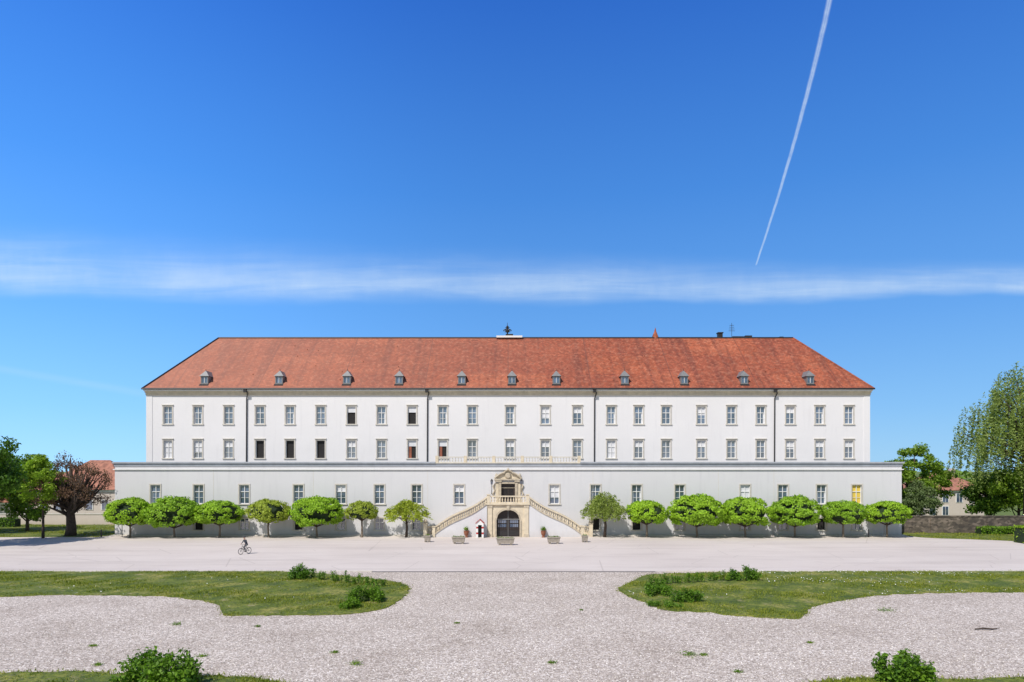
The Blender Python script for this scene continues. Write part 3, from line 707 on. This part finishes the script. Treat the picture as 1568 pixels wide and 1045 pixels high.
# ------------------------------------------------------------ houses + walls
M['housewall']=plaster('house_plaster',(.62,.54,.48)); M['oldroof']=simple('old_roof_tiles',(.34,.15,.10),.9,.35,1.5,bmp=.4)
def house(name,x,y,w,d,h,rh,wins,hip=1.0,k='housewall',rk='oldroof',chim=True):
    e=empty(name,(x,y,0)); L=MB(); 
    L.box(-w/2,w/2,0,d,0,h,k); o=.5
    a=[(-w/2-o,-o,h),(w/2+o,-o,h),(w/2+o,d+o,h),(-w/2-o,d+o,h)]; r0=(-w/2+hip*d/2,d/2,h+rh); r1=(w/2-hip*d/2,d/2,h+rh)
    L.poly([a[0],a[1],r1,r0],rk);L.poly([a[2],a[3],r0,r1],rk);L.poly([a[1],a[2],r1],rk);L.poly([a[3],a[0],r0],rk); L.poly(a[::-1],'white')
    L.box(-w/2-.1,w/2+.1,-.1,-.01,h-.35,h-.1,'white')
    for wx,wz in wins:
        L.box(wx-.65,wx+.65,-.08,-.01,wz-.1,wz+1.7,'white'); L.box(wx-.5,wx-.04,-.12,-.081,wz,wz+1.55,'glass'); L.box(wx+.04,wx+.5,-.12,-.081,wz,wz+1.55,'glass')
    if chim: L.box(w*.2,w*.2+.9,d/2-.4,d/2+.4,h+rh*.6,h+rh+.9,k)
    L.build('house_shell',e); return e
house('outbuilding',XA(122,118),118,15,12,5.6,5.2,[(-6.3,2.2),(-3.6,2.2),(-1,2.2),(1.7,2.2),(4.4,2.2),(6.6,2.2)],.95,chim=False)
house('outbuilding',XA(20,122),122,24,9,3.2,2.2,[(-8,1),(-3,1),(3,1),(8,1)],.5)
house('villa',XA(1462,128),128,11,10,5.2,3.2,[(-4.2,3.0),(-1.8,3.0),(.8,3.0),(3.5,3.0),(-4.2,.6),(-1.8,.6)],.7)
L=MB(); L.box(54.6,130,97,97.5,0,2.35,'rubble'); L.box(54.55,130,96.93,97.57,2.35,2.5,'rubble')
for i in range(8): L.box(60+i*8,60.7+i*8,96.8,97.0,0,2.2,'rubble')
L.build('stone_wall')
L=MB(); L.box(-130,-54.4,112,112.4,0,1.7,'housewall'); L.box(-130,-54.4,111.93,112.47,1.7,1.85,'trim'); L.build('garden_wall')
def hedge(name,x0,x1,y0,y1,h,mat,seed,dens=60,ls=.12):
    r=np.random.default_rng(seed); n=int((x1-x0)*(h*2+(y1-y0))*dens); e=empty(name,((x0+x1)/2,(y0+y1)/2,0))
    hx=(x1-x0)/2;hy=(y1-y0)/2
    p=np.stack([r.uniform(-hx,hx,n),r.uniform(-hy,hy,n),r.uniform(0,h,n)],1); f=r.random(n)
    p[f<.4,1]=-hy+r.normal(0,.06,(f<.4).sum()); p[f>.6,2]=h+r.normal(0,.07,(f>.6).sum())
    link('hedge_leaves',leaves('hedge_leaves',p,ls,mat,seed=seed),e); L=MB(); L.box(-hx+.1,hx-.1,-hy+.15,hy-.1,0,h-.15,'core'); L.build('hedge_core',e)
hedge('hedge',XA(1497,95.5),85,94.8,96.2,1.0,M['leaf_shrub'],71)
hedge('hedge',XA(1560,84),72,83,85,2.0,M['leaf_lime'],72,140)
hedge('hedge',-110,XA(30,108),107,108.5,1.4,M['leaf_shrub'],73,40)
def sign(px,base,h,kind):
    x,y=P(px,base); e=empty(kind,(x,y,.01)); L=MB(); L.tube([(0,0,0),(0,0,h)],.045,'zinc',6)
    if kind=='traffic_sign': L.tube([(0,-.06,h-.3),(0,-.04,h-.3)],.3,'white',14); L.tube([(0,-.055,h-.3),(0,-.03,h-.3)],.34,'red',14); L.box(-.25,.25,-.05,-.03,h-1.0,h-.7,'white')
    else: L.lathe((0,0,h),[(0,.08),(.1,.2),(.45,.26),(.5,.3),(.65,.05)],'metal',8)
    L.build('post',e)
sign(1354,823,2.9,'traffic_sign'); sign(187,822,3.0,'street_lamp')
for px in (155,1330):
    x,y=P(px,823); e=MB(); e.lathe((0,0,0),[(0,.1),(.05,.09),(.85,.08),(.95,.1),(1.05,.03)],'metal',8); e.build('bollard',None,True,(x,y,.01))

# ------------------------------------------------------------ rose shrubs
def shrub(name,px,py,w,h,dpt,seed,n=1500,ls=.07,stems=12,mat='leaf_shrub',up=.0):
    x,y=P(px,py); e=empty(name,(x,y,.03)); r=np.random.default_rng(seed); L=MB(); pts=[]
    for i in range(stems):
        bx=r.uniform(-.42,.42)*w; by=r.uniform(-.4,.4)*dpt; t=1-abs(bx)/(w/2)*.5
        hh=h*t*r.uniform(.5,1.15); dx,dy=r.normal(0,.18)*w/2*.5,r.normal(0,.14)
        L.tube([(bx,by,0),(bx+dx*.5,by+dy*.5,hh*.55),(bx+dx,by+dy,hh)],[.018,.013,.006],'bark',4)
        m=n//stems; s=(r.random(m)**.7); c=np.stack([bx+dx*s,by+dy*s,hh*s],1)+r.normal(0,1,(m,3))*np.array([.13,.13,.07])*(w/3)**.3*(1-up)
        pts.append(c)
    p=np.concatenate(pts); p[:,2]=np.abs(p[:,2])+.02
    L.build('stems',e); link('leaves',leaves('leaves',p,ls,M[mat],nrm=np.tile([0,0,.5],(len(p),1)),seed=seed,coh=.5),e)
shrub('rose_bush',462,887,2.3,1.15,1.6,81,2600,.07,26)
for i,(px,py) in enumerate(((495,889),(512,891),(530,893),(548,896),(566,897),(583,899))): shrub('rose_bush',px,py,.8,.8+.07*(i*5%4),.6,90+i,300,.06,7,up=.2)
shrub('rose_bush',560,922,2.6,1.25,2.2,82,2800,.07,30); shrub('rose_bush',538,932,1.4,.6,1.2,83,900,.07,14)
shrub('rose_bush',1140,889,2.4,1.15,1.6,84,2600,.07,26)
for i,(px,py) in enumerate(((1108,890),(1090,890),(1072,892),(1055,893),(1036,894),(1018,896),(1000,898))): shrub('rose_bush',px,py,.9,.8+.08*(i*5%4),.6,110+i,320,.06,7,up=.2)
shrub('rose_bush',1010,912,2.0,1.1,2.0,85,2000,.07,22); shrub('rose_bush',1050,922,2.2,.9,1.4,86,1800,.07,22); shrub('rose_bush',1018,930,2.4,.4,1.0,87,900,.06,20)
shrub('rose_bush',243,1052,3.5,1.55,2.2,88,4600,.085,46); shrub('rose_bush',1387,1050,2.3,1.4,1.8,89,3200,.085,30)
for i,(px,py,s) in enumerate(((272,957,.35),(512,1000,.2),(395,960,.15),(1056,1004,.45),(1078,1004,.2),(545,1018,.3),(1356,936,.5),(845,1016,.2),(700,955,.15),(1130,1030,.2),(143,990,.2),(310,1006,.25),(1240,985,.15),(890,935,.12),(150,1019,.2))):
    x,y=P(px,py); r=np.random.default_rng(200+i); n=int(60+250*s); p=r.normal(0,1,(n,3))*np.array([s*.5,s*.4,s*.18]); p[:,2]=np.abs(p[:,2])+.02
    e=empty('weed_tuft',(x,y,.004)); link('weed_leaves',leaves('weed_leaves',p,.045,M['leaf_mid'],seed=i,asp=.35),e)
x,y=P(1512,965); L=MB(); L.tube([(-.7,0,.05),(-.2,.05,.09),(.3,0,.06),(.75,.08,.1)],[.03,.05,.04,.015],'bark',6); L.tube([(.1,0,.07),(.4,-.2,.1)],[.03,.01],'bark',5); L.build('fallen_branch',None,False,(x,y,0))
# loose pebbles
r=np.random.default_rng(300); n=34000; x=r.uniform(-26,26,n); y=27+33*r.random(n)**1.6
keep=np.ones(n,bool)
for poly in (LL,RL): keep&=~inside([P(*q) for q in poly],x,y)
x=x[keep];y=y[keep]; n=len(x); s=.015+.034*r.random(n)**2
base=np.stack([x,y,np.full(n,.006)],1); a=r.uniform(0,2,n)
c=[np.stack([np.cos(a+q*2.094)*s,np.sin(a+q*2.094)*s,np.zeros(n)],1) for q in range(3)]; top=np.stack([r.normal(0,.3,n)*s,r.normal(0,.3,n)*s,s*.9],1)
V=[]
for q in range(3): V+=[base+c[q],base+c[(q+1)%3],base+top]
V=np.stack(V,1).reshape(-1,3); m,t,b=nt('pebble_stone'); g=N(t,'ShaderNodeNewGeometry')
t.links.new(ramp(t,g.outputs['Random Per Island'],[(0,(.24,.20,.17)),(.5,(.54,.49,.43)),(1,(.86,.82,.77))]),b.inputs['Base Color']); setin(b,Roughness=.9)
link('loose_pebbles',fast_mesh('loose_pebbles',V,3,m))

# ------------------------------------------------------------ cyclist
M['jacket']=simple('dark_jacket',(.03,.035,.05),.8,.2); M['trouser']=simple('grey_trousers',(.10,.10,.11),.85,.15); M['skin']=simple('skin',(.50,.30,.21),.6,.05)
M['helmet']=simple('helmet',(.05,.05,.055),.3,.1); M['shoe']=simple('shoes',(.5,.5,.5),.6,.1); M['rubber']=simple('tyre_rubber',(.015,.015,.015),.8,.1); M['hair']=simple('hair',(.05,.03,.02),.7,.2)
cx,cy=P(375,849); yaw=math.radians(-118)
bike=empty('bicycle',(cx,cy,.012),yaw); L=MB()
def ringt(c,R,r_,k,n=28):
    pts=[(c[0]+R*math.cos(2*math.pi*i/n),c[1],c[2]+R*math.sin(2*math.pi*i/n)) for i in range(n+1)]; L.tube(pts,r_,k,6,False)
for wx in (-.52,.54):
    ringt((wx,0,.35),.325,.024,'rubber'); ringt((wx,0,.35),.295,.012,'zinc')
    for j in range(12):
        a=j*math.pi/6; L.tube([(wx,0,.35),(wx+.29*math.cos(a),0,.35+.29*math.sin(a))],.003,'zinc',3)
    L.tube([(wx,-.05,.35),(wx,.05,.35)],.03,'metal',8)
BBk=(-.06,0,.30); ST=(-.2,0,.86); HT=(.36,0,.86); HB=(.40,0,.68)
for a,b_,q in ((BBk,ST,.018),(BBk,HB,.022),((-.18,0,.78),HT,.018),(HT,HB,.022),(ST,(-.22,0,.96),.014),(HT,(.33,0,1.02),.015)): L.tube([a,b_],q,'metal',8)
for s in (-1,1):
    L.tube([HB,(.44,s*.05,.6),(.54,s*.05,.35)],.014,'metal',6); L.tube([BBk,(-.52,s*.05,.35)],.011,'metal',6); L.tube([(-.18,0,.8),(-.52,s*.05,.35)],.010,'metal',6)
    L.tube([(.33,0,1.03),(.32,s*.15,1.06),(.28,s*.3,1.06)],.013,'metal',6)
L.tube([(-.06,-.09,.30),(-.06,.09,.30)],.02,'metal',8); L.tube([(-.06,-.05,.30),(-.06,-.06,.30)],.09,'metal',14)
L.tube([(-.06,.08,.30),(.09,.1,.38)],.012,'metal',6); L.tube([(-.06,-.08,.30),(-.21,-.1,.22)],.012,'metal',6)
L.box(.05,.14,.1,.2,.37,.395,'metal'); L.box(-.26,-.17,-.2,-.1,.21,.235,'metal')
L.tube([(-.36,0,.97),(-.25,0,.985),(-.08,0,.98)],[.08,.07,.025],'metal',8)
L.build('bicycle_frame',bike,True)
cyc=empty('cyclist',(cx,cy,.012),yaw)
vs=[];es=[];rd=[]
def V_(p,r_,par=None):
    vs.append(p); rd.append(r_); 
    if par is not None: es.append((par,len(vs)-1))
    return len(vs)-1
pel=V_((-.22,0,1.06),.135); wst=V_((-.16,0,1.2),.125,pel); ch=V_((-.06,0,1.4),.15,wst); ub=V_((0,0,1.5),.11,ch); nk=V_((.03,0,1.58),.055,ub); hd=V_((.06,0,1.67),.085,nk); hd2=V_((.07,0,1.77),.095,hd); hd3=V_((.06,0,1.85),.06,hd2)
for s in (-1,1):
    sh=V_((-.01,s*.17,1.49),.065,ub); el=V_((.10,s*.26,1.24),.045,sh); wr=V_((.25,s*.28,1.10),.03,el); pm=V_((.29,s*.285,1.085),.032,wr)
    hp=V_((-.2,s*.11,.99),.095,pel)
    if s>0: kn=V_((.2,.12,.86),.06,hp); an=V_((.06,.14,.50),.042,kn); ft=V_((.05,.145,.435),.045,an); toe=V_((.17,.15,.42),.032,ft)
    else: kn=V_((.09,-.12,.68),.06,hp); an=V_((-.22,-.14,.34),.042,kn); ft=V_((-.24,-.145,.275),.045,an); toe=V_((-.12,-.15,.255),.032,ft)
    for q in range(4):
        f1=V_((.325,s*(.255+.02*q),1.095),.009,pm); f2=V_((.325,s*(.255+.02*q),1.06),.008,f1)
    th=V_((.29,s*.245,1.06),.010,pm)
me=bpy.data.meshes.new('rider'); me.from_pydata(vs,es,[]); o=bpy.data.objects.new('rider_tmp',me); scene.collection.objects.link(o)
sk=o.modifiers.new('s','SKIN'); sk.use_smooth_shade=True; o.modifiers.new('ss','SUBSURF').levels=2
for i,v in enumerate(me.skin_vertices[0].data): v.radius=(rd[i],rd[i]*(1.15 if i in(ch,wst,pel) else 1)); v.use_root=(i==pel)
dg=bpy.context.evaluated_depsgraph_get(); dg.update(); nm=bpy.data.meshes.new_from_object(o.evaluated_get(dg)); bpy.data.objects.remove(o)
nm.materials.clear()
for k in ('jacket','trouser','skin','shoe','hair'): nm.materials.append(M[k])
for p in nm.polygons:
    c=p.center; i=0
    if c.z>1.56: i=2 if not(c.z>1.8 or (c.x<.03 and c.z>1.65)) else 4
    elif c.x>.23 and abs(c.y)>.2 and c.z>1.0: i=2
    elif c.z<1.08 and not (abs(c.y)>.2 and c.z>.95): i=1
    if c.z<.46 and c.y>0 and c.x>-.02: i=3
    if c.z<.30 and c.y<0: i=3
    p.material_index=i; p.use_smooth=True
link('rider_body',nm,cyc)
L=MB(); L.lathe((.06,0,1.80),[(0,.118),(.04,.122),(.09,.10),(.125,.05),(.135,.005)],'helmet',12)
L.tube([(.155,0,1.74),(.182,0,1.715)],[.012,.016],'skin',6)
for s in (-1,1): L.tube([(.05,s*.09,1.73),(.05,s*.105,1.735)],.022,'skin',6); L.tube([(.143,s*.035,1.755),(.155,s*.035,1.755)],.01,'dark',6)
L.tube([(.14,-.025,1.68),(.15,0,1.678),(.14,.025,1.68)],.007,'red',5)
L.build('helmet_and_face',cyc,True)

# ------------------------------------------------------------ world
EL=math.radians(50); AZ=math.radians(215)
Sd=Vector((math.sin(AZ)*math.cos(EL),math.cos(AZ)*math.cos(EL),math.sin(EL)))
w=bpy.data.worlds.new("World"); scene.world=w; w.use_nodes=True; t=w.node_tree; t.nodes.clear()
BG=.10
sky=N(t,'ShaderNodeTexSky',sky_type='NISHITA'); sky.sun_disc=False; sky.sun_elevation=EL; sky.sun_rotation=AZ; sky.altitude=300; sky.air_density=1.0; sky.dust_density=.4; sky.ozone_density=2
def mth(op,*a,clamp=False):
    n=N(t,'ShaderNodeMath',operation=op); n.use_clamp=clamp
    for i,v in enumerate(a):
        if isinstance(v,(int,float)): n.inputs[i].default_value=v
        else: t.links.new(v,n.inputs[i])
    return n.outputs[0]
def sstep(v,a,b,lo=0.,hi=1.):
    n=N(t,'ShaderNodeMapRange',interpolation_type='SMOOTHSTEP'); setin(n,**{'From Min':a,'From Max':b,'To Min':lo,'To Max':hi}); t.links.new(v,n.inputs['Value']); return n.outputs[0]
tc=N(t,'ShaderNodeTexCoord'); sp=N(t,'ShaderNodeSeparateXYZ'); t.links.new(tc.outputs['Generated'],sp.inputs[0])
yy=mth('MAXIMUM',sp.outputs['Y'],.05); u=mth('DIVIDE',sp.outputs['X'],yy); v=mth('DIVIDE',sp.outputs['Z'],yy)
front=sstep(sp.outputs['Y'],.1,.4)
def L_(c): return tuple(((x/255)/12.92 if x<10 else ((x/255+.055)/1.055)**2.4) for x in c)
clear=ramp(t,sp.outputs['Z'],[(0.,L_((152,209,251))),(.08,L_((128,192,250))),(.2,L_((99,168,244))),(.37,L_((68,141,230))),(.57,L_((41,108,209))),(1.,L_((18,55,120)))])
side=mth('ADD',1.0,mth('MULTIPLY',sstep(sp.outputs['X'],.05,-.65),.35))
cs=N(t,'ShaderNodeVectorMath',operation='SCALE'); t.links.new(clear,cs.inputs[0]); t.links.new(mth('MULTIPLY',side,1/BG),cs.inputs['Scale'])
base=mix(t,sky.outputs[0],cs.outputs[0],sstep(sp.outputs['Y'],-.35,.3,0.,.88))
def uvn(su,sv,sc,det=5,rough=.6,dist=0.):
    c=N(t,'ShaderNodeCombineXYZ'); t.links.new(mth('MULTIPLY',u,su),c.inputs[0]); t.links.new(mth('MULTIPLY',v,sv),c.inputs[1]); return noise(t,sc,det,rough,c.outputs[0],dist)
nA=uvn(1.5,5,2.5,3); nB=uvn(1,10,3.4,5,.62,.5); nC=uvn(14,5,3,4,.65); nD=uvn(2.2,2,2,2)
vc=mth('ADD',mth('ADD',.2725,mth('MULTIPLY',u,-.0135)),mth('MULTIPLY',mth('MULTIPLY',u,u),.02))
hw=mth('SUBTRACT',.030,mth('MULTIPLY',u,.015))
dv=mth('ADD',mth('SUBTRACT',v,vc),mth('MULTIPLY',mth('SUBTRACT',nA,.5),.03))
tt=mth('DIVIDE',dv,hw)
band=mth('MULTIPLY',sstep(tt,-1.15,-.2),mth('POWER',sstep(tt,2.1,-.5),1.4))
tex=mth('ADD',mth('MULTIPLY',sstep(nB,.28,.75),.40),mth('ADD',.28,mth('MULTIPLY',sstep(nC,.35,.85),.10)))
tex=mth('MULTIPLY',tex,sstep(nD,.25,.6,.75,1.08))
band=mth('MULTIPLY',band,mth('MULTIPLY',tex,.80))
q=mth('SUBTRACT',v,.2986); uc=mth('ADD',mth('ADD',.3627,mth('MULTIPLY',q,.2774)),mth('MULTIPLY',mth('MULTIPLY',q,mth('SUBTRACT',.689,v)),.155))
uc=mth('ADD',uc,mth('MULTIPLY',mth('SUBTRACT',uvn(3,9,3,3),.5),.002))
du=mth('ABSOLUTE',mth('SUBTRACT',u,uc)); cw=mth('ADD',.0013,mth('MULTIPLY',mth('MAXIMUM',q,0.),.0072)); rt=mth('DIVIDE',du,cw)
con=mth('MULTIPLY',sstep(rt,1.4,.2),mth('SUBTRACT',1.,sstep(rt,.35,0.,0.,.35))); con=mth('MULTIPLY',con,sstep(q,-.001,.004)); con=mth('MULTIPLY',con,mth('ADD',.22,mth('MULTIPLY',uvn(30,30,3,3),.5)))
wv=mth('SUBTRACT',v,mth('SUBTRACT',.148,mth('MULTIPLY',mth('ADD',u,.744),.17))); wisp=mth('MULTIPLY',sstep(mth('ABSOLUTE',wv),.009,0.),sstep(u,-.42,-.6)); wisp=mth('MULTIPLY',wisp,mth('MULTIPLY',nB,.18))
al=mth('MULTIPLY',mth('MAXIMUM',mth('MAXIMUM',band,con),wisp),front,clamp=True)
cm=mix(t,base,(.74/BG,.88/BG,1.0/BG),al)
bg=N(t,'ShaderNodeBackground'); t.links.new(cm,bg.inputs[0]); bg.inputs[1].default_value=BG
out=N(t,'ShaderNodeOutputWorld'); t.links.new(bg.outputs[0],out.inputs[0])
sl=bpy.data.lights.new('sun','SUN'); sl.energy=4.4; sl.angle=math.radians(.5); sl.color=(1,.95,.885); so=bpy.data.objects.new('sun',sl); scene.collection.objects.link(so)
so.rotation_euler=Sd.to_track_quat('Z','Y').to_euler(); so.location=(0,0,60)
# ------------------------------------------------------------ camera
cam=bpy.data.cameras.new('camera'); co=bpy.data.objects.new('camera',cam); scene.collection.objects.link(co)
cam.sensor_width=36; cam.lens=24; cam.shift_y=(HY-522.5)/1568; cam.shift_x=(784-CX)/1568; cam.clip_end=6000; cam.clip_start=.5
co.location=(0,0,HC); co.rotation_euler=(math.radians(90),0,0); scene.camera=co
scene.view_settings.view_transform='Standard'; scene.view_settings.look='None'; scene.view_settings.exposure=0
